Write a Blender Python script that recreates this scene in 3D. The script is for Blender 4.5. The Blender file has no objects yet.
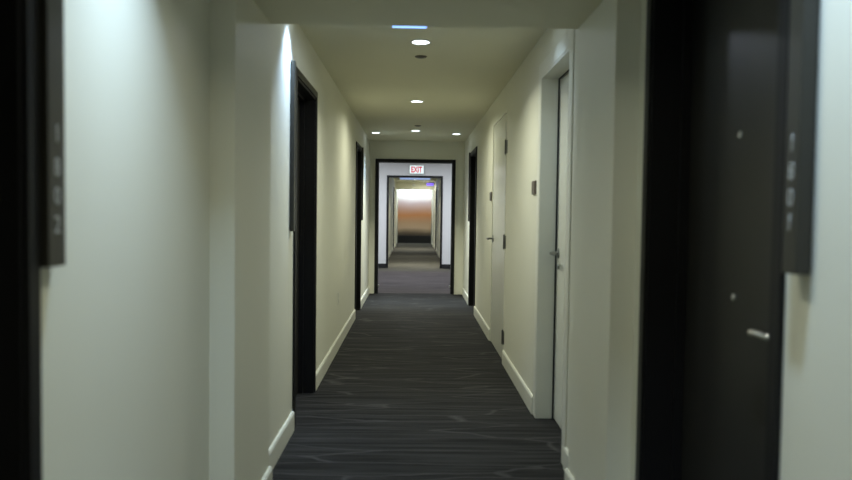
import bpy, bmesh, math
from mathutils import Vector, Matrix

scene = bpy.context.scene
COL = scene.collection
PI = math.pi

# ------------------------------------------------------------------ render look
scene.view_settings.view_transform = 'Standard'
scene.view_settings.look = 'None'
scene.view_settings.gamma = 1.0
scene.view_settings.use_curve_mapping = False
scene.view_settings.exposure = 0.47

# ------------------------------------------------------------------ materials
def new_mat(name):
    m = bpy.data.materials.new(name); m.use_nodes = True
    nt = m.node_tree
    b = nt.nodes['Principled BSDF']
    return m, nt, b

def paint(name, col, rough=0.6, var=0.04, bump=0.02, scale=60, metallic=0.0, spec=0.5):
    m, nt, b = new_mat(name)
    tc = nt.nodes.new('ShaderNodeTexCoord')
    n = nt.nodes.new('ShaderNodeTexNoise'); n.inputs['Scale'].default_value = 1.3
    n.inputs['Detail'].default_value = 3
    r = nt.nodes.new('ShaderNodeValToRGB')
    r.color_ramp.elements[0].position = 0.3; r.color_ramp.elements[1].position = 0.7
    lo = [c * (1 - var) for c in col]; hi = [min(1, c * (1 + var)) for c in col]
    r.color_ramp.elements[0].color = (*lo, 1); r.color_ramp.elements[1].color = (*hi, 1)
    nt.links.new(tc.outputs['Object'], n.inputs['Vector'])
    nt.links.new(n.outputs['Fac'], r.inputs['Fac'])
    nt.links.new(r.outputs['Color'], b.inputs['Base Color'])
    b.inputs['Roughness'].default_value = rough
    b.inputs['Metallic'].default_value = metallic
    b.inputs['Specular IOR Level'].default_value = spec
    if bump > 0:
        n2 = nt.nodes.new('ShaderNodeTexNoise'); n2.inputs['Scale'].default_value = scale
        bp = nt.nodes.new('ShaderNodeBump'); bp.inputs['Strength'].default_value = bump
        bp.inputs['Distance'].default_value = 0.01
        nt.links.new(tc.outputs['Object'], n2.inputs['Vector'])
        nt.links.new(n2.outputs['Fac'], bp.inputs['Height'])
        nt.links.new(bp.outputs['Normal'], b.inputs['Normal'])
    return m

def emit(name, col, strength):
    m, nt, b = new_mat(name)
    b.inputs['Base Color'].default_value = (*col, 1)
    b.inputs['Emission Color'].default_value = (*col, 1)
    b.inputs['Emission Strength'].default_value = strength
    b.inputs['Roughness'].default_value = 0.4
    return m

def carpet(name, base, line, vein=0.5):
    m, nt, b = new_mat(name)
    L = nt.links.new
    tc = nt.nodes.new('ShaderNodeTexCoord')
    mp = nt.nodes.new('ShaderNodeMapping'); mp.inputs['Scale'].default_value = (1.1, 26, 1)
    n = nt.nodes.new('ShaderNodeTexNoise'); n.inputs['Scale'].default_value = 1.0; n.inputs['Detail'].default_value = 5
    n.inputs['Roughness'].default_value = 0.65
    L(tc.outputs['Object'], mp.inputs['Vector']); L(mp.outputs['Vector'], n.inputs['Vector'])
    r = nt.nodes.new('ShaderNodeValToRGB')
    r.color_ramp.elements[0].position = 0.36; r.color_ramp.elements[1].position = 0.68
    r.color_ramp.elements[0].color = (*[c * 0.45 for c in base], 1)
    r.color_ramp.elements[1].color = (*[c * 1.7 for c in base], 1)
    L(n.outputs['Fac'], r.inputs['Fac'])
    # meandering pale veins woven across the carpet
    mp2 = nt.nodes.new('ShaderNodeMapping'); mp2.inputs['Scale'].default_value = (0.75, 4.6, 1)
    mp2.inputs['Rotation'].default_value = (0, 0, 0.12)
    n3 = nt.nodes.new('ShaderNodeTexNoise'); n3.inputs['Scale'].default_value = 2.2; n3.inputs['Detail'].default_value = 3
    mix = nt.nodes.new('ShaderNodeMixRGB'); mix.blend_type = 'ADD'; mix.inputs['Fac'].default_value = 0.35
    L(tc.outputs['Object'], mp2.inputs['Vector']); L(mp2.outputs['Vector'], mix.inputs['Color1'])
    L(tc.outputs['Object'], n3.inputs['Vector']); L(n3.outputs['Color'], mix.inputs['Color2'])
    v = nt.nodes.new('ShaderNodeTexVoronoi'); v.feature = 'DISTANCE_TO_EDGE'; v.inputs['Scale'].default_value = 1.25
    L(mix.outputs['Color'], v.inputs['Vector'])
    r2 = nt.nodes.new('ShaderNodeValToRGB')
    r2.color_ramp.elements[0].position = 0.0; r2.color_ramp.elements[0].color = (vein, vein, vein, 1)
    r2.color_ramp.elements[1].position = 0.03; r2.color_ramp.elements[1].color = (0, 0, 0, 1)
    L(v.outputs['Distance'], r2.inputs['Fac'])
    mx = nt.nodes.new('ShaderNodeMixRGB'); L(r2.outputs['Color'], mx.inputs['Fac'])
    L(r.outputs['Color'], mx.inputs['Color1']); mx.inputs['Color2'].default_value = (*line, 1)
    L(mx.outputs['Color'], b.inputs['Base Color'])
    b.inputs['Roughness'].default_value = 0.9
    b.inputs['Specular IOR Level'].default_value = 0.1
    n4 = nt.nodes.new('ShaderNodeTexNoise'); n4.inputs['Scale'].default_value = 220
    bp = nt.nodes.new('ShaderNodeBump'); bp.inputs['Strength'].default_value = 0.35; bp.inputs['Distance'].default_value = 0.004
    L(tc.outputs['Object'], n4.inputs['Vector']); L(n4.outputs['Fac'], bp.inputs['Height']); L(bp.outputs['Normal'], b.inputs['Normal'])
    return m

def light_graded_bands(name):
    # sand, copper, mauve ramp with light painted in: lower bands lifted against lamp falloff
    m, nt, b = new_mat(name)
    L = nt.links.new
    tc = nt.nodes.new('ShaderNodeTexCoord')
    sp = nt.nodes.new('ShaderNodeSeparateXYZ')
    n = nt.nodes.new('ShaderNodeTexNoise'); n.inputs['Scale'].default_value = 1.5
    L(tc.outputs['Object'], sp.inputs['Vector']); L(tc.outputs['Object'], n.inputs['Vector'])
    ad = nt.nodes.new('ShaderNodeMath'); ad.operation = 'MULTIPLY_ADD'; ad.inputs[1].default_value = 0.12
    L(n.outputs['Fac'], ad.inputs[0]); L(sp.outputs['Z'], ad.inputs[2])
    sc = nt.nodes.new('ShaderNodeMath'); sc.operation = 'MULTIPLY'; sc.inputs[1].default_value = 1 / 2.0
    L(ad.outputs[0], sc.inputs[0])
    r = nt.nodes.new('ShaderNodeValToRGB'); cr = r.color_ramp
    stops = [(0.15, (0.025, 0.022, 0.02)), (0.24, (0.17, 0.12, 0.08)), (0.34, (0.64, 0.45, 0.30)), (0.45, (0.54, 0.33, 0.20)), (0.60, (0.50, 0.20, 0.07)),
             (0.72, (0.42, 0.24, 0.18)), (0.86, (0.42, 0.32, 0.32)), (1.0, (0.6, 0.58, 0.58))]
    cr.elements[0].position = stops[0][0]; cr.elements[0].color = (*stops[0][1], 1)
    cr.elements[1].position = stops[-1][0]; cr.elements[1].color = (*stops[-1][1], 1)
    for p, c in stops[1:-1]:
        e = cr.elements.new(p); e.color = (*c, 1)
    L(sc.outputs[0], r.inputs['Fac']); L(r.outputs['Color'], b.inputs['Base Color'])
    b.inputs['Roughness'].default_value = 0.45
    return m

WALLC = (0.74, 0.735, 0.63)
M_wall = paint('wall_paint', WALLC, 0.55, 0.02, 0.03, 160)
M_ceil = paint('ceiling_paint', (0.74, 0.725, 0.57), 0.8, 0.02, 0.02, 160)
M_trim = paint('cream_trim', (0.76, 0.76, 0.67), 0.35, 0.02, 0.0)
M_cream_door = paint('cream_door', (0.74, 0.745, 0.66), 0.22, 0.02, 0.0)
M_lobby = paint('lobby_white', (0.78, 0.77, 0.76), 0.6, 0.015, 0.02, 160)
M_black = paint('black_door', (0.016, 0.0155, 0.0145), 0.38, 0.1, 0.0)
M_blackframe = paint('black_frame', (0.009, 0.009, 0.010), 0.42, 0.1, 0.0, spec=0.25)
M_panel = paint('bronze_panel', (0.030, 0.028, 0.022), 0.4, 0.08, 0.0)
M_digit = paint('pale_digits', (0.34, 0.34, 0.32), 0.5, 0.02, 0.0)
M_steel = paint('satin_steel', (0.62, 0.62, 0.60), 0.28, 0.03, 0.0, metallic=1.0)
M_pewter = paint('dark_pewter', (0.30, 0.31, 0.31), 0.3, 0.03, 0.0, metallic=1.0)
M_hinge = paint('dull_hinge', (0.15, 0.155, 0.15), 0.4, 0.05, 0.0, metallic=0.6)
M_plaque = paint('brown_plaque', (0.11, 0.09, 0.075), 0.45, 0.05, 0.0)
M_white = paint('white_plastic', (0.70, 0.70, 0.64), 0.4, 0.02, 0.0)
M_dark = paint('dark_recess_shade', (0.01, 0.01, 0.01), 0.6, 0.0, 0.0)
M_carpet = carpet('charcoal_carpet', (0.023, 0.0225, 0.022), (0.11, 0.107, 0.105), 0.4)
M_carpet_lobby = carpet('plum_carpet', (0.076, 0.065, 0.064), (0.09, 0.075, 0.078), 0.2)
M_carpet_far = carpet('olive_carpet', (0.075, 0.070, 0.058), (0.12, 0.12, 0.11), 0.3)
M_blackbase = paint('black_baseboard', (0.012, 0.012, 0.013), 0.5, 0.05, 0.0)
M_band = light_graded_bands('copper_bands_painted_light')
M_lens = emit('lamp_lens', (0.80, 0.92, 1.0), 5.0)
M_slot = emit('blue_lamp_lens', (0.22, 0.42, 1.0), 1.6)
M_blueglow = emit('added_blue_glow', (0.30, 0.45, 0.85), 0.5)
M_exit = emit('exit_face', (0.55, 0.65, 0.65), 0.9)
M_red = emit('exit_letters', (0.65, 0.015, 0.06), 0.4)
M_purple = emit('violet_sign_face', (0.20, 0.12, 0.95), 0.9)

# ------------------------------------------------------------------ mesh helpers
class MB:
    def __init__(self): self.bm = bmesh.new()
    def box(self, x0, x1, y0, y1, z0, z1, bev=0.0):
        x0, x1 = sorted((x0, x1)); y0, y1 = sorted((y0, y1)); z0, z1 = sorted((z0, z1))
        b = bmesh.new()
        bmesh.ops.create_cube(b, size=1.0)
        for v in b.verts:
            v.co = Vector(((x0 + x1) / 2 + v.co.x * (x1 - x0), (y0 + y1) / 2 + v.co.y * (y1 - y0), (z0 + z1) / 2 + v.co.z * (z1 - z0)))
        if bev > 0:
            bmesh.ops.bevel(b, geom=list(b.edges), offset=bev, segments=2, profile=0.6, affect='EDGES')
        self._add(b); return self
    def cyl(self, c, axis, r, h, seg=28, r2=None, bev=0.0):
        b = bmesh.new()
        bmesh.ops.create_cone(b, cap_ends=True, segments=seg, radius1=r, radius2=r if r2 is None else r2, depth=h)
        if bev > 0:
            es = [e for e in b.edges if len(e.link_faces) == 2 and any(len(f.verts) > 4 for f in e.link_faces)]
            bmesh.ops.bevel(b, geom=es, offset=bev, segments=2, profile=0.6, affect='EDGES')
        q = Vector((0, 0, 1)).rotation_difference(Vector(axis))
        for v in b.verts: v.co = q @ v.co + Vector(c)
        self._add(b); return self
    def lathe(self, c, axis, prof, seg=32):
        b = bmesh.new(); rings = []
        for r, h in prof:
            if r < 1e-6: rings.append([b.verts.new((0, 0, h))])
            else: rings.append([b.verts.new((r * math.cos(2 * PI * i / seg), r * math.sin(2 * PI * i / seg), h)) for i in range(seg)])
        for a, d in zip(rings, rings[1:]):
            for i in range(seg):
                j = (i + 1) % seg
                vs = [a[i % len(a)], a[j % len(a)], d[j % len(d)], d[i % len(d)]]
                u = []
                for v in vs:
                    if v not in u: u.append(v)
                if len(u) > 2: b.faces.new(u)
        bmesh.ops.recalc_face_normals(b, faces=b.faces)
        q = Vector((0, 0, 1)).rotation_difference(Vector(axis))
        for v in b.verts: v.co = q @ v.co + Vector(c)
        self._add(b); return self
    def tube(self, pts, r, seg=14):
        b = bmesh.new(); rings = []
        P = [Vector(p) for p in pts]
        for i, p in enumerate(P):
            t = (P[min(i + 1, len(P) - 1)] - P[max(i - 1, 0)]).normalized()
            q = Vector((0, 0, 1)).rotation_difference(t)
            rings.append([b.verts.new(p + q @ Vector((r * math.cos(2 * PI * k / seg), r * math.sin(2 * PI * k / seg), 0))) for k in range(seg)])
        for a, d in zip(rings, rings[1:]):
            # match ring starts to keep the tube from twisting
            s = min(range(seg), key=lambda k: (d[k].co - a[0].co).length)
            d[:] = d[s:] + d[:s]
            for i in range(seg):
                j = (i + 1) % seg
                b.faces.new((a[i], a[j], d[j], d[i]))
        b.faces.new(rings[0]); b.faces.new(rings[-1])
        bmesh.ops.recalc_face_normals(b, faces=b.faces)
        self._add(b); return self
    def _add(self, b):
        me = bpy.data.meshes.new('tmp'); b.to_mesh(me); b.free()
        self.bm.from_mesh(me); bpy.data.meshes.remove(me)
    def build(self, name, mat, parent=None, smooth=False):
        me = bpy.data.meshes.new(name); self.bm.to_mesh(me); self.bm.free()
        if smooth:
            for p in me.polygons: p.use_smooth = True
            try: me.set_sharp_from_angle(angle=math.radians(35))
            except Exception: pass
        me.materials.append(mat)
        o = bpy.data.objects.new(name, me); COL.objects.link(o)
        if parent is not None:
            o.parent = parent
            o.matrix_parent_inverse = Matrix.Translation(parent.location).inverted()
        return o

def tag(o, label=None, cat=None, group=None, kind=None):
    if label: o['label'] = label
    if cat: o['category'] = cat
    if group: o['group'] = group
    if kind: o['kind'] = kind
    return o

def empty(name, loc):
    o = bpy.data.objects.new(name, None); COL.objects.link(o); o.location = loc
    o.empty_display_size = 0.1
    return o

# ------------------------------------------------------------------ measures
H = 2.38                                   # corridor ceiling
XL, XR = -0.695, 0.778                      # main corridor walls
NL, NR = -0.735, 0.807                     # walls of the bay the camera stands in
PL, PR = -0.645, 0.72                       # pilaster faces
P0, P1 = 2.605, 3.24                        # pilaster depth range
BEAM = 2.106
YB = -2.0                                  # wall behind the camera
YE = 11.22                                 # end wall with the first cased opening
YE2 = 11.37
YL = 16.35                                 # lobby wall with the second cased opening
YL2 = 16.50
YF = 29.7                                  # far end wall
TH = 0.22

def side_wall(mb, X, side, y0, y1, opens, h=H, z0=0.0):
    """plaster wall along Y, front face at X, thickness outward; opens = (ya, yb, top)"""
    xo = X + side * TH
    y = y0
    for ya, yb, top in sorted(opens):
        mb.box(X, xo, y, ya, z0, h)
        mb.box(X, xo, ya, yb, top, h)
        y = yb
    mb.box(X, xo, y, y1, z0, h)

TOP = 2.06                                 # black door opening height
D_nl = (0.45, 1.36, TOP); D_ml = (4.205, 5.03, TOP); D_fl = (8.60, 9.325, TOP)
D_nr = (1.585, 2.455, TOP); D_wr = (3.64, 4.45, 2.12); D_flush = (6.10, 7.15, 2.155); D_fr = (9.02, 9.87, TOP)
D_cl = (24.0, 24.9, TOP); D_cr = (23.7, 24.6, TOP)

def struct(o, label, cat): return tag(o, label, cat, kind='structure')

mb = MB()
side_wall(mb, NL, -1, YB, P0, [D_nl]); mb.box(PL, NL - TH, P0, P1, 0, H); side_wall(mb, XL, -1, P1, YE2, [D_ml, D_fl])
struct(mb.build('wall_left', M_wall), 'long cream corridor wall on the left with a shallow pilaster', 'wall')
mb = MB()
side_wall(mb, NR, 1, YB, P0, [D_nr]); mb.box(PR, NR + TH, P0, P1, 0, H); side_wall(mb, XR, 1, P1, YE2, [D_wr, D_flush, D_fr])
struct(mb.build('wall_right', M_wall), 'long cream corridor wall on the right with a shallow pilaster', 'wall')
mb = MB(); mb.box(NL - TH, NR + TH, YB - 0.15, YB, 0, H)
struct(mb.build('wall_back', M_wall), 'plain cream wall closing the corridor behind the viewer', 'wall')

# end wall of the corridor, pierced by the first cased opening
O1 = (-0.566, 0.598, 2.058)
mb = MB(); mb.box(XL, O1[0], YE, YE2, 0, H); mb.box(O1[1], XR, YE, YE2, 0, H); mb.box(O1[0], O1[1], YE, YE2, O1[2], H)
struct(mb.build('wall_end', M_wall), 'cream wall at the corridor end around the larger black cased opening', 'wall')

# lobby
LX0, LX1, LH = -2.3, 2.5, 2.62
O2 = (-0.590, 0.615, 2.070)
mb = MB(); mb.box(LX0, O2[0], YL, YL2, 0, LH); mb.box(O2[1], LX1, YL, YL2, 0, LH); mb.box(O2[0], O2[1], YL, YL2, O2[2], LH)
struct(mb.build('wall_lobby', M_lobby), 'bright white lobby wall under the exit sign around the smaller cased opening', 'wall')
mb = MB(); mb.box(LX0 - 0.15, LX0, YE2, YL2, 0, LH); mb.box(LX0, XL - TH, YE, YE2, 0, LH)
struct(mb.build('wall_lobby_left', M_lobby), 'white side wall of the lobby on the left', 'wall')
mb = MB(); mb.box(LX1, LX1 + 0.15, YE2, YL2, 0, LH); mb.box(XR + TH, LX1, YE, YE2, 0, LH)
struct(mb.build('wall_lobby_right', M_lobby), 'white side wall of the lobby on the right', 'wall')
mb = MB(); mb.box(XL - TH, XR + TH, YE + 0.02, YE2, H + 0.1, LH)
struct(mb.build('wall_lobby_front', M_lobby), 'white strip of lobby wall above the first cased opening', 'wall')

# second corridor
CL, CR = -0.695, 0.745
mb = MB(); side_wall(mb, CL, -1, YL2, YF, [D_cl]); mb.box(CL, CL + 0.03, 26.4, 27.0, 0, H)
struct(mb.build('wall_corridor_left', M_wall), 'cream left wall of the second corridor beyond the lobby', 'wall')
mb = MB(); side_wall(mb, CR, 1, YL2, YF, [D_cr]); mb.box(CR, CR - 0.03, 26.4, 27.0, 0, H)
struct(mb.build('wall_corridor_right', M_wall), 'cream right wall of the second corridor beyond the lobby', 'wall')
mb = MB(); mb.box(CL - TH, CR + TH, YF, YF + 0.15, 0, H)
struct(mb.build('wall_far_end', M_wall), 'far end wall of the second corridor behind the copper covering', 'wall')

# floors and ceilings
mb = MB(); mb.box(NL - TH, NR + TH, YB, YE + 0.075, -0.1, 0)
struct(mb.build('floor', M_carpet), 'charcoal streaked carpet along the near corridor', 'floor')
mb = MB(); mb.box(LX0, LX1, YE + 0.075, 15.5, -0.1, 0)
struct(mb.build('floor_lobby', M_carpet_lobby), 'plum brown carpet in the lobby between the two cased openings', 'floor')
mb = MB(); mb.box(CL - TH, CR + TH, YL, YF, -0.1, 0); mb.box(LX0, LX1, 15.5, YL, -0.1, 0)
struct(mb.build('floor_corridor', M_carpet_far), 'olive grey carpet of the second corridor', 'floor')
mb = MB(); mb.box(NL - TH, NR + TH, YB, YE2, H, H + 0.1)
struct(mb.build('ceiling', M_ceil), 'flat cream ceiling of the near corridor holding the downlights', 'ceiling')
mb = MB(); mb.box(LX0, LX1, YE2, YL2, LH, LH + 0.1)
struct(mb.build('ceiling_lobby', M_lobby), 'white ceiling of the lobby', 'ceiling')
mb = MB(); mb.box(CL - TH, CR + TH, YL2, YF, H, H + 0.1)
struct(mb.build('ceiling_corridor', M_ceil), 'cream ceiling of the second corridor', 'ceiling')
mb = MB(); mb.box(PL, PR, P0, P1, BEAM, H)
struct(mb.build('beam_1', M_ceil), 'low cream beam crossing the ceiling between the nearest pilasters', 'beam')
mb = MB(); mb.box(CL + 0.03, CR - 0.03, 26.4, 27.0, BEAM + 0.01, H)
struct(mb.build('beam_2', M_ceil), 'low tan beam crossing the second corridor under the violet sign', 'beam')

# baseboards -----------------------------------------------------------------
BH, BT = 0.114, 0.014
def base_run(mb, X, side, y0, y1, h=BH):
    x1 = X - side * BT
    b = bmesh.new()
    prof = [(X + side * 0.002, 0.001), (x1, 0.001), (x1, h - 0.012), (x1 + side * 0.006, h), (X + side * 0.002, h)]
    a = [b.verts.new((x, y0, z)) for x, z in prof]; c = [b.verts.new((x, y1, z)) for x, z in prof]
    n = len(prof)
    for i in range(n):
        b.faces.new((a[i], a[(i + 1) % n], c[(i + 1) % n], c[i]))
    b.faces.new(a); b.faces.new(c)
    bmesh.ops.recalc_face_normals(b, faces=b.faces)
    mb._add(b)
CW = 0.045                                  # black casing width
WC = 0.085                                  # cream casing width
mb = MB()
for X, a, b_ in ((NL, D_nl[1] + CW, P0), (PL, P0 - BT, P1 + BT), (XL, P1 + BT, D_ml[0] - CW), (XL, D_ml[1] + CW, D_fl[0] - CW), (XL, D_fl[1] + CW, YE)):
    base_run(mb, X, -1, a, b_)
mb.box(NL, PL, P0 - BT, P0, 0.001, BH)
struct(mb.build('baseboard_left', M_trim), 'cream baseboard along the left corridor wall', 'baseboard')
mb = MB()
for X, a, b_ in ((NR, D_nr[1] + CW, P0), (PR, P0 - BT, P1 + BT), (XR, P1 + BT, D_wr[0] - WC), (XR, D_wr[1] + WC, D_flush[0] - 0.02), (XR, D_flush[1] + 0.02, D_fr[0] - CW), (XR, D_fr[1] + CW, YE), (NR, YB, D_nr[0] - CW)):
    base_run(mb, X, 1, a, b_)
mb.box(NR, PR, P0 - BT, P0, 0.001, BH)
struct(mb.build('baseboard_right', M_trim), 'cream baseboard along the right corridor wall', 'baseboard')
mb = MB()
mb.box(LX0, O2[0] - 0.032, YL - BT, YL, 0.001, 0.10); mb.box(O2[1] + 0.032, LX1, YL - BT, YL, 0.001, 0.10)
struct(mb.build('baseboard_lobby', M_blackbase), 'black baseboard under the white lobby wall', 'baseboard')
mb = MB(); base_run(mb, CL, -1, YL2, D_cl[0] - CW); base_run(mb, CL, -1, D_cl[1] + CW, 26.4); base_run(mb, CL + 0.03, -1, 26.4 - BT, 27.0 + BT); base_run(mb, CL, -1, 27.0 + BT, YF)
struct(mb.build('baseboard_corridor_left', M_trim), 'cream baseboard on the left of the second corridor', 'baseboard')
mb = MB(); base_run(mb, CR, 1, YL2, D_cr[0] - CW); base_run(mb, CR, 1, D_cr[1] + CW, 26.4); base_run(mb, CR - 0.03, 1, 26.4 - BT, 27.0 + BT); base_run(mb, CR, 1, 27.0 + BT, YF)
struct(mb.build('baseboard_corridor_right', M_trim), 'cream baseboard on the right of the second corridor', 'baseboard')

# cased openings ---------------------------------------------------------------
def cased_opening(name, O, y0, y1, w, label):
    r = struct(empty(name, ((O[0] + O[1]) / 2, y0, 0)), label, 'door frame')
    for yy, s, nm in ((y0, -1, 'casing'), (y1, 1, 'casing')):
        mb = MB(); t = 0.016
        a, c = (yy - t, yy) if s < 0 else (yy, yy + t)
        mb.box(O[0] - w, O[0], a, c, 0.002, O[2] + w, 0.003); mb.box(O[1], O[1] + w, a, c, 0.002, O[2] + w, 0.003)
        mb.box(O[0], O[1], a, c, O[2], O[2] + w, 0.003)
        mb.build(nm, M_blackframe, r)
    mb = MB()
    mb.box(O[0], O[0] + 0.012, y0 - 0.004, y1 + 0.004, 0.002, O[2]); mb.box(O[1] - 0.012, O[1], y0 - 0.004, y1 + 0.004, 0.002, O[2])
    mb.box(O[0] + 0.012, O[1] - 0.012, y0 - 0.004, y1 + 0.004, O[2] - 0.012, O[2])
    mb.build('jamb', M_blackframe, r)
    return r
f1 = cased_opening('trim_1', O1, YE, YE2, 0.040, 'larger black cased opening at the end of the near corridor')
for X, s in ((O1[0], 1), (O1[1], -1)):
    mb = MB(); mb.box(X + s * 0.010, X + s * 0.03, YE + 0.03, YE + 0.07, 0.10, 0.135, 0.003)
    o = mb.build('latch_plate', M_steel, f1); o['label'] = 'small steel catch low on the black jamb'
cased_opening('trim_2', O2, YL, YL2, 0.032, 'smaller black cased opening in the white lobby wall under the exit sign')

# doors --------------------------------------------------------------------------
def lever(parent, X, side, y, z, to, mat, rose=0.026, reach=0.05, length=0.11, name='handle'):
    """side: +1 right wall (corridor towards -x). 'to': +1 points along +y"""
    h = MB().lathe((X, y, z), (-side, 0, 0), [(0, 0), (rose, 0), (rose, 0.006), (rose - 0.004, 0.010), (0.010, 0.011), (0.009, 0.013), (0, 0.013)])
    base = h.build(name, mat, parent, True)
    xo = X - side * reach
    pts = [(X - side * 0.010, y, z), (xo + side * 0.014, y, z), (xo + side * 0.004, y + to * 0.004, z), (xo, y + to * 0.014, z), (xo, y + to * (length * 0.6), z), (xo, y + to * length, z - 0.002)]
    t = MB().tube(pts, 0.0095)
    l = t.build('lever', mat, base, True)
    l.matrix_parent_inverse = Matrix.Translation(parent.location).inverted() if False else Matrix.Identity(4)
    return base

def parent_keep(child, parent):
    bpy.context.view_layer.update()
    mw = child.matrix_world.copy(); child.parent = parent
    child.matrix_parent_inverse = parent.matrix_world.inverted(); child.matrix_world = mw

def door(name, X, side, D, depth, cw, leaf_mat, frame_mat, label, stop=True, casing_t=0.014, gap=0.004):
    y0, y1, top = D
    r = struct(empty(name, (X, (y0 + y1) / 2, 0)), label, 'door')
    xc = X - side * casing_t
    mb = MB()
    mb.box(X, xc, y0 - cw, y0, 0.002, top + cw, 0.003); mb.box(X, xc, y1, y1 + cw, 0.002, top + cw, 0.003)
    mb.box(X, xc, y0, y1, top, top + cw, 0.003)
    mb.build('casing', frame_mat, r)
    xl = X + side * depth
    mb = MB(); j = 0.012; xb = xl + side * 0.05
    mb.box(X - side * 0.004, xb, y0, y0 + j, 0.002, top); mb.box(X - side * 0.004, xb, y1 - j, y1, 0.002, top)
    mb.box(X - side * 0.004, xb, y0 + j, y1 - j, top - j, top)
    if stop:   # rebate strip the leaf closes against
        s0 = X + side * (depth - 0.032); s1 = xl - side * 0.003
        mb.box(s0, s1, y0 + j, y0 + j + 0.014, 0.002, top - j); mb.box(s0, s1, y1 - j - 0.014, y1 - j, 0.002, top - j)
        mb.box(s0, s1, y0 + j + 0.014, y1 - j - 0.014, top - j - 0.014, top - j)
    mb.build('jamb', frame_mat, r)
    leaf = MB().box(xl, xl + side * 0.045, y0 + j + gap, y1 - j - gap, 0.008, top - j - gap, 0.002).build('door_leaf', leaf_mat, r)
    return r, xl, leaf

def peephole(r, xl, side, y, z):
    MB().lathe((xl, y, z), (-side, 0, 0), [(0, 0), (0.011, 0), (0.011, 0.003), (0.008, 0.005), (0.006, 0.003), (0, 0.0035)]).build('peephole', M_steel, r, True)

def lever_set(r, xl, side, y, z, to, mat, **k):
    b = lever(r, xl, side, y, z, to, mat, **k)
    return b

# nearest black door on the right, with two peepholes
r, xl, leaf = door('door_1', NR, 1, D_nr, 0.125, CW, M_black, M_blackframe, 'tall black guest room door closest on the right wall')
peephole(r, xl, 1, 2.055, 1.514); peephole(r, xl, 1, 2.068, 1.045)
MB().box(xl, xl - 0.012, 1.74, 1.815, 0.86, 1.16, 0.008).build('lock_plate', M_blackframe, r)
lever_set(r, xl - 0.010, 1, 1.768, 0.978, 1, M_steel, rose=0.018, reach=0.038, length=0.088)
# nearest black door on the left (only its far jamb shows)
r, xl, leaf = door('door_2', NL, -1, D_nl, 0.125, CW, M_black, M_blackframe, 'black guest room door at the extreme left beside the viewer')
# black door mid corridor left
r, xl, leaf = door('door_3', XL, -1, D_ml, 0.10, CW, M_black, M_blackframe, 'black guest room door halfway along the left wall')
peephole(r, xl, -1, 4.6, 1.525)
lever_set(r, xl, -1, 4.29, 0.95, 1, M_steel)
# cream recessed door on the right
r, xl, leaf = door('door_4', XR, 1, D_wr, 0.108, WC, M_cream_door, M_trim, 'cream door set deep in a cream casing on the right wall', casing_t=0.007, stop=False, gap=0.008)
mb = MB()
mb.box(xl - 0.010, xl - 0.001, D_wr[1] - 0.016, D_wr[1] - 0.012, 0.002, D_wr[2] - 0.012)
mb.box(xl - 0.010, xl - 0.001, D_wr[0] + 0.012, D_wr[0] + 0.016, 0.002, D_wr[2] - 0.012)
mb.box(xl - 0.010, xl - 0.001, D_wr[0] + 0.016, D_wr[1] - 0.016, D_wr[2] - 0.016, D_wr[2] - 0.012)
mb.build('recess_shade', M_dark, r)  # dark strips painting in the shade of the recess around the leaf
lever_set(r, xl, 1, 4.375, 1.04, -1, M_pewter, rose=0.03)
MB().lathe((xl, 4.37, 0.955), (-1, 0, 0), [(0, 0), (0.013, 0), (0.013, 0.004), (0.006, 0.006), (0, 0.003)]).build('keyhole', M_hinge, r, True)
# cream flush door further along the right wall, hinges showing
y0, y1, top = D_flush
r = struct(empty('door_5', (XR, (y0 + y1) / 2, 0)), 'flat cream door flush with the right wall showing three hinges', 'door')
mb = MB(); j = 0.016
mb.box(XR - 0.004, XR + 0.06, y0, y0 + j, 0.002, top); mb.box(XR - 0.004, XR + 0.06, y1 - j, y1, 0.002, top); mb.box(XR - 0.004, XR + 0.06, y0 + j, y1 - j, top - j, top)
mb.build('jamb', M_trim, r)
MB().box(XR + 0.002, XR + 0.047, y0 + j + 0.0015, y1 - j - 0.0015, 0.008, top - j - 0.0015, 0.001).build('door_leaf', M_cream_door, r)
for zc in (1.84, 1.035, 0.22):
    mb = MB(); mb.cyl((XR - 0.007, y0 + j + 0.002, zc), (0, 0, 1), 0.010, 0.125, 14)
    mb.box(XR - 0.004, XR + 0.004, y0 - 0.045, y0 + j + 0.062, zc - 0.055, zc + 0.055, 0.001)
    mb.cyl((XR - 0.007, y0 + j + 0.002, zc + 0.060), (0, 0, 1), 0.005, 0.006, 12)
    mb.build('hinge', M_hinge, r, True)
lever_set(r, XR + 0.002, 1, 7.05, 1.03, -1, M_pewter, rose=0.036, reach=0.06)
# far pair of black doors
r, xl, leaf = door('door_6', XL, -1, D_fl, 0.10, CW, M_black, M_blackframe, 'black guest room door far along the left wall near the end opening')
lever_set(r, xl, -1, 8.70, 1.0, 1, M_steel, reach=0.075)
r, xl, leaf = door('door_7', XR, 1, D_fr, 0.10, CW, M_black, M_blackframe, 'black guest room door far along the right wall near the end opening')
lever_set(r, xl, 1, 9.11, 1.0, 1, M_steel, reach=0.075)
# doors in the second corridor
r, xl, leaf = door('door_8', CL, -1, D_cl, 0.08, CW, M_black, M_blackframe, 'tiny dark door on the left wall of the second corridor')
r, xl, leaf = door('door_9', CR, 1, D_cr, 0.08, CW, M_black, M_blackframe, 'tiny dark door on the right wall of the second corridor')

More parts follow.
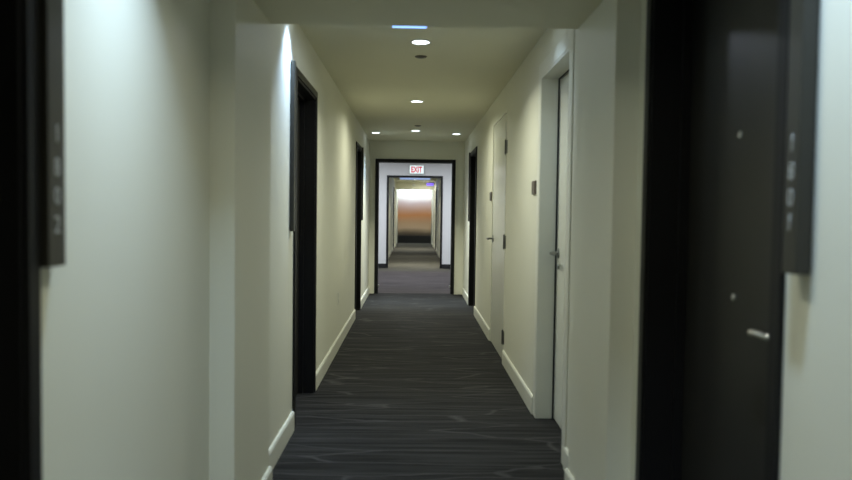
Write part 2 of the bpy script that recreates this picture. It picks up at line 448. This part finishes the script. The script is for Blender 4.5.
# room number panels ----------------------------------------------------------
def text_mesh(name, s, size, mat, loc, rot, parent, extrude=0.0006, offset=0.0):
    cu = bpy.data.curves.new(name, 'FONT'); cu.body = s; cu.size = size; cu.align_x = 'CENTER'; cu.align_y = 'CENTER'; cu.extrude = extrude; cu.offset = offset
    to = bpy.data.objects.new(name + '_curve', cu); COL.objects.link(to)
    bpy.context.view_layer.update()
    dg = bpy.context.evaluated_depsgraph_get()
    me = bpy.data.meshes.new_from_object(to.evaluated_get(dg))
    bpy.data.objects.remove(to); bpy.data.curves.remove(cu)
    me.name = name
    me.transform(Matrix.Translation(loc) @ rot.to_4x4())
    me.materials.clear(); me.materials.append(mat)
    o = bpy.data.objects.new(name, me); COL.objects.link(o)
    o.parent = parent; o.matrix_parent_inverse = Matrix.Translation(parent.location).inverted()
    return o

PB, PT = 1.163, 2.11
def room_panel(X, side, y0, y1, proj, label, digits=None):
    r = tag(empty('room_number_panel', (X, (y0 + y1) / 2, PB)), label, 'sign', 'room number panels')
    xf = X - side * proj
    MB().box(X - side * 0.004, xf, y0, y1, PB, PT, 0.002).build('panel_body', M_panel, r)
    MB().box(X, X - side * 0.004, y0 + 0.006, y1 - 0.006, PB + 0.01, PT - 0.01).build('back_plate', M_blackframe, r)
    if digits:
        # upright digits stacked down the panel's corridor face
        right = Vector((0, -1, 0)) if side > 0 else Vector((0, 1, 0))   # reading direction seen from the corridor
        rot = Matrix((right, Vector((0, 0, 1)), right.cross(Vector((0, 0, 1))))).transposed()
        for ch, z in digits:
            text_mesh('digit', ch, 0.050, M_digit, Vector((xf - side * 0.0006, (y0 + y1) / 2, z)), rot, r)
    return r
room_panel(NR, 1, 1.438, 1.492, 0.036, 'tall dark room number panel beside the nearest right black door, pale stacked digits',
           [('1', 1.430), ('8', 1.372), ('0', 1.318), ('1', 1.267)])
room_panel(NL, -1, 1.407, 1.474, 0.028, 'tall dark room number panel at the left picture edge, pale stacked digits',
           [('1', 1.424), ('8', 1.358), ('0', 1.301), ('2', 1.244)])
room_panel(XL, -1, 4.03, 4.08, 0.025, 'dark panel before the middle left black door, beside the bright light streak')
room_panel(XL, -1, 9.41, 9.46, 0.028, 'dark panel just beyond the far left black door')
room_panel(XR, 1, 9.955, 10.005, 0.028, 'dark panel just beyond the far right black door')

# small wall things -------------------------------------------------------------
def plaque(X, side, y0, y1, z, h, label):
    r = tag(empty('wall_plaque', (X, (y0 + y1) / 2, z)), label, 'sign', 'small door plaques')
    MB().box(X, X - side * 0.010, y0, y1, z - h / 2, z + h / 2, 0.003).build('plate', M_plaque, r)
    MB().box(X - side * 0.010, X - side * 0.013, y0 + 0.012, y1 - 0.012, z - h / 2 + 0.010, z + h / 2 - 0.010, 0.001).build('face', M_plaque, r)
plaque(XR, 1, 4.58, 4.71, 1.447, 0.088, 'small brown plaque beside the deep cream casing on the right wall')
plaque(XR, 1, 7.20, 7.32, 1.447, 0.090, 'small grey plaque beyond the flush hinged cream door on the right')

r = tag(empty('wall_outlet', (XL, 6.67, 0.47)), 'pale outlet plate low on the left wall beyond the middle black door', 'outlet')
MB().box(XL, XL + 0.006, 6.635, 6.705, 0.413, 0.527, 0.002).build('cover_plate', M_white, r)
for dz in (-0.026, 0.026):
    mb = MB(); mb.box(XL + 0.006, XL + 0.0085, 6.655, 6.685, 0.47 + dz - 0.016, 0.47 + dz + 0.016, 0.001)
    mb.build('socket', M_white, r)

# exit sign -----------------------------------------------------------------------
ex = (415.7 - 414) / 720 * 16.3
EXX, EXZ = 0.05, 2.238
r = tag(empty('exit_sign', (EXX, YL, EXZ - 0.1)), 'lit white exit sign with red letters on the white lobby wall', 'sign')
MB().box(EXX - 0.165, EXX + 0.165, YL - 0.05, YL, EXZ - 0.098, EXZ + 0.098, 0.006).build('housing', M_white, r)
MB().box(EXX - 0.155, EXX + 0.155, YL - 0.053, YL - 0.05, EXZ - 0.088, EXZ + 0.088).build('lit_face', M_exit, r)
rotf = Matrix(((1, 0, 0), (0, 0, -1), (0, 1, 0)))
t = text_mesh('lettering', 'EXIT', 0.165, M_red, Vector((0, 0, 0)), Matrix.Identity(3), r, offset=0.006)
xs = [v.co.x for v in t.data.vertices]; ys = [v.co.y for v in t.data.vertices]
cx, cy = (min(xs) + max(xs)) / 2, (min(ys) + max(ys)) / 2
kx, ky = 0.25 / (max(xs) - min(xs)), 0.135 / (max(ys) - min(ys))
for v in t.data.vertices:
    x, y, z = (v.co.x - cx) * kx, (v.co.y - cy) * ky, v.co.z
    v.co = Vector((EXX + x, YL - 0.0536 - z, EXZ + y))

# violet sign and detector on the far beam
r = tag(empty('violet_sign', (0.0, 26.4, 2.26)), 'small glowing violet sign on the far tan beam', 'sign')
MB().box(0.44, 0.71, 26.37, 26.4, 2.24, 2.35, 0.004).build('housing', M_white, r)
MB().box(0.45, 0.70, 26.366, 26.37, 2.25, 2.34).build('lit_face', M_purple, r)
r = tag(empty('smoke_detector', (-0.02, 26.4, 2.27)), 'small round white detector in the middle of the far tan beam', 'detector')
MB().lathe((-0.02, 26.4, 2.27), (0, -1, 0), [(0, 0), (0.06, 0), (0.06, 0.015), (0.045, 0.035), (0, 0.038)]).build('detector_body', M_white, r, True)
MB().lathe((-0.02, 26.363, 2.27), (0, -1, 0), [(0, 0), (0.02, 0), (0.018, 0.006), (0, 0.007)]).build('sensor_cap', M_white, r, True)

# sprinkler covers in the ceiling
for y, lab in ((5.14, 'dark round sprinkler cover behind the nearest visible ceiling downlight'), (9.22, 'small dark sprinkler cover just before the middle of three end downlights')):
    r = tag(empty('ceiling_sprinkler', (0.035, y, H)), lab, 'sprinkler', 'ceiling sprinklers')
    MB().lathe((0.035, y, H), (0, 0, -1), [(0, 0), (0.043, 0), (0.043, 0.003), (0.036, 0.007), (0.030, 0.008), (0, 0.008)]).build('escutcheon', M_plaque, r, True)
    MB().lathe((0.035, y, H - 0.008), (0, 0, -1), [(0, 0), (0.024, 0), (0.024, 0.002), (0.020, 0.004), (0, 0.005)]).build('cover_cap', M_hinge, r, True)

# end wall covering -------------------------------------------------------------
r = tag(empty('wall_covering', (0.02, YF, 0)), 'copper and mauve banded panel with painted-in light filling the far end wall', 'wall panel')
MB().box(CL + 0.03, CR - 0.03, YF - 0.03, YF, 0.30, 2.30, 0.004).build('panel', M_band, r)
MB().box(CL + 0.03, CR - 0.03, YF - 0.05, YF, 0.002, 0.30, 0.004).build('plinth', M_blackbase, r)

# ------------------------------------------------------------------ lamps
def area(name, loc, size, power, col, spread, parent=None, rot=(0, 0, 0)):
    l = bpy.data.lights.new(name, 'AREA'); l.shape = 'DISK'; l.size = size; l.energy = power; l.color = col
    l.spread = math.radians(spread)
    o = bpy.data.objects.new(name, l); COL.objects.link(o); o.location = loc; o.rotation_euler = rot
    if parent is not None:
        o.parent = parent; o.matrix_parent_inverse = Matrix.Translation(parent.location).inverted()
    return o
WARM = (0.96, 0.97, 0.77); COOL = (0.55, 0.755, 1.0); BLUE = (0.47, 0.68, 1.0)
def downlight(x, y, power, col, spread, label, h=H, group='recessed ceiling downlights', rot=(0, 0, 0)):
    r = tag(empty('ceiling_downlight', (x, y, h)), label, 'ceiling light', group)
    MB().lathe((x, y, h), (0, 0, -1), [(0.055, 0.0), (0.072, 0.0), (0.072, 0.003), (0.066, 0.006), (0.058, 0.006), (0.055, 0.002)]).build('trim_ring', M_white, r, True)
    MB().lathe((x, y, h), (0, 0, -1), [(0, 0), (0.0555, 0), (0.0555, 0.003), (0, 0.004)]).build('lens', M_lens, r, True)
    area('downlight_lamp', (x, y, h - 0.008), 0.06 if col in (COOL, BLUE) else 0.10, power, col, spread, r, rot)
    return r
CP = 9.0
downlight(0.03, -0.4, CP, WARM, 128, 'ceiling downlight above and behind the viewer')
downlight(0.03, 1.7, CP * 0.45, WARM, 128, 'ceiling downlight above the nearest doors, out of view')
downlight(0.03, 4.70, CP * 1.15, WARM, 142, 'nearest and largest of the visible ceiling downlights')
downlight(0.015, 7.20, CP * 1.15, WARM, 158, 'second ceiling downlight along the middle of the corridor')
downlight(0.01, 9.78, CP * 1.9, WARM, 105, 'middle of the three downlights in a row near the corridor end')
WP = 4.2
downlight(-0.50, 1.75, WP, COOL, 80, 'wall washing downlight above the left picture edge')
downlight(0.56, 1.30, WP, COOL, 80, 'wall washing downlight above the right picture edge')
downlight(-0.59, 3.94, WP * 0.85, BLUE, 84, 'wall washing downlight hidden above the middle left dark panel')
downlight(0.54, 3.90, WP * 0.2, COOL, 110, 'wall washing downlight hidden above the deep cream casing')
downlight(-0.547, 10.1, WP * 0.6, COOL, 50, 'leftmost of the three downlights in a row near the corridor end')
downlight(0.58, 10.12, WP * 0.6, COOL, 50, 'rightmost of the three downlights in a row near the corridor end')
r = tag(empty('ceiling_slot_lamp', (-0.04, 4.23, H)), 'thin blue lit lamp peeking below the near beam edge', 'ceiling light')
MB().box(-0.15, 0.07, 4.19, 4.325, H - 0.008, H, 0.002).build('housing', M_white, r)
MB().box(-0.14, 0.06, 4.20, 4.315, H - 0.011, H - 0.008).build('lens', M_slot, r)
area('slot_lamp', (-0.04, 4.25, H - 0.013), 0.09, 2.2, (0.80, 0.88, 1.0), 175, r)

# lobby
for x, y, lab in ((-0.9, 14.6, 'lobby ceiling downlight left of the exit sign'), (0.95, 14.6, 'lobby ceiling downlight right of the exit sign'), (0.03, 13.0, 'lobby ceiling downlight above the middle of the plum carpet')):
    downlight(x, y, 27, (0.84, 0.92, 1.0), 170, lab, LH, 'lobby downlights')
# second corridor
r = tag(empty('ceiling_added_glow', (0.02, 23.4, H)), 'added blue glow sheet for the blue-lit ceiling before the far beam', 'ceiling light')  # added emissive sheet, stands in for blue light on the ceiling
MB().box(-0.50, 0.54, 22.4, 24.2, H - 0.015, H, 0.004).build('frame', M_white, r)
MB().box(-0.47, 0.51, 22.43, 24.17, H - 0.018, H - 0.015).build('glow_sheet', M_blueglow, r)
downlight(0.35, 25.7, 8, (0.97, 0.97, 0.85), 175, 'added lamp brightening the far beam, close before it', H, 'second corridor downlights')  # extra lamp added only to brighten the beam face
for x, y, p, lab in ((0.02, 17.3, 22, 'first downlight of the second corridor'), (0.02, 20.6, 7, 'second downlight of the second corridor'),
                     (0.02, 24.6, 18, 'third downlight of the second corridor before the far beam'),):
    downlight(x, y, p, (0.97, 0.97, 0.85), 100, lab, H, 'second corridor downlights')
for x, lab in ((-0.42, 'left lamp washing the copper end wall'), (0.02, 'middle lamp washing the copper end wall'), (0.46, 'right lamp washing the copper end wall')):
    downlight(x, 29.45, 6.8, (0.80, 0.93, 1.0), 165, lab, H, 'end wall washers')

w = bpy.data.worlds.new('dim_world'); w.use_nodes = True
w.node_tree.nodes['Background'].inputs['Color'].default_value = (0.02, 0.02, 0.02, 1)
w.node_tree.nodes['Background'].inputs['Strength'].default_value = 0.2
scene.world = w

# ------------------------------------------------------------------ camera
F = 720.0
cd = bpy.data.cameras.new('camera'); cd.sensor_width = 36; cd.sensor_fit = 'HORIZONTAL'; cd.lens = 36 * F / 852
cd.clip_start = 0.05; cd.clip_end = 200
cam = bpy.data.objects.new('camera', cd); COL.objects.link(cam)
yc = Vector((-12.0, 28.0, -F)).normalized()          # world +Y seen from the camera
roll = 0.013
zc = Vector((roll, 1.0, (-12 * roll + 28.0) / F)).normalized()
xc = yc.cross(zc).normalized()
Rwc = Matrix((xc, yc, zc)).transposed()               # world -> camera
cam.matrix_world = Matrix.Translation((0, 0, 1.28)) @ Rwc.transposed().to_4x4()
cd.dof.use_dof = True; cd.dof.focus_distance = 7.5; cd.dof.aperture_fstop = 1.9
scene.camera = cam
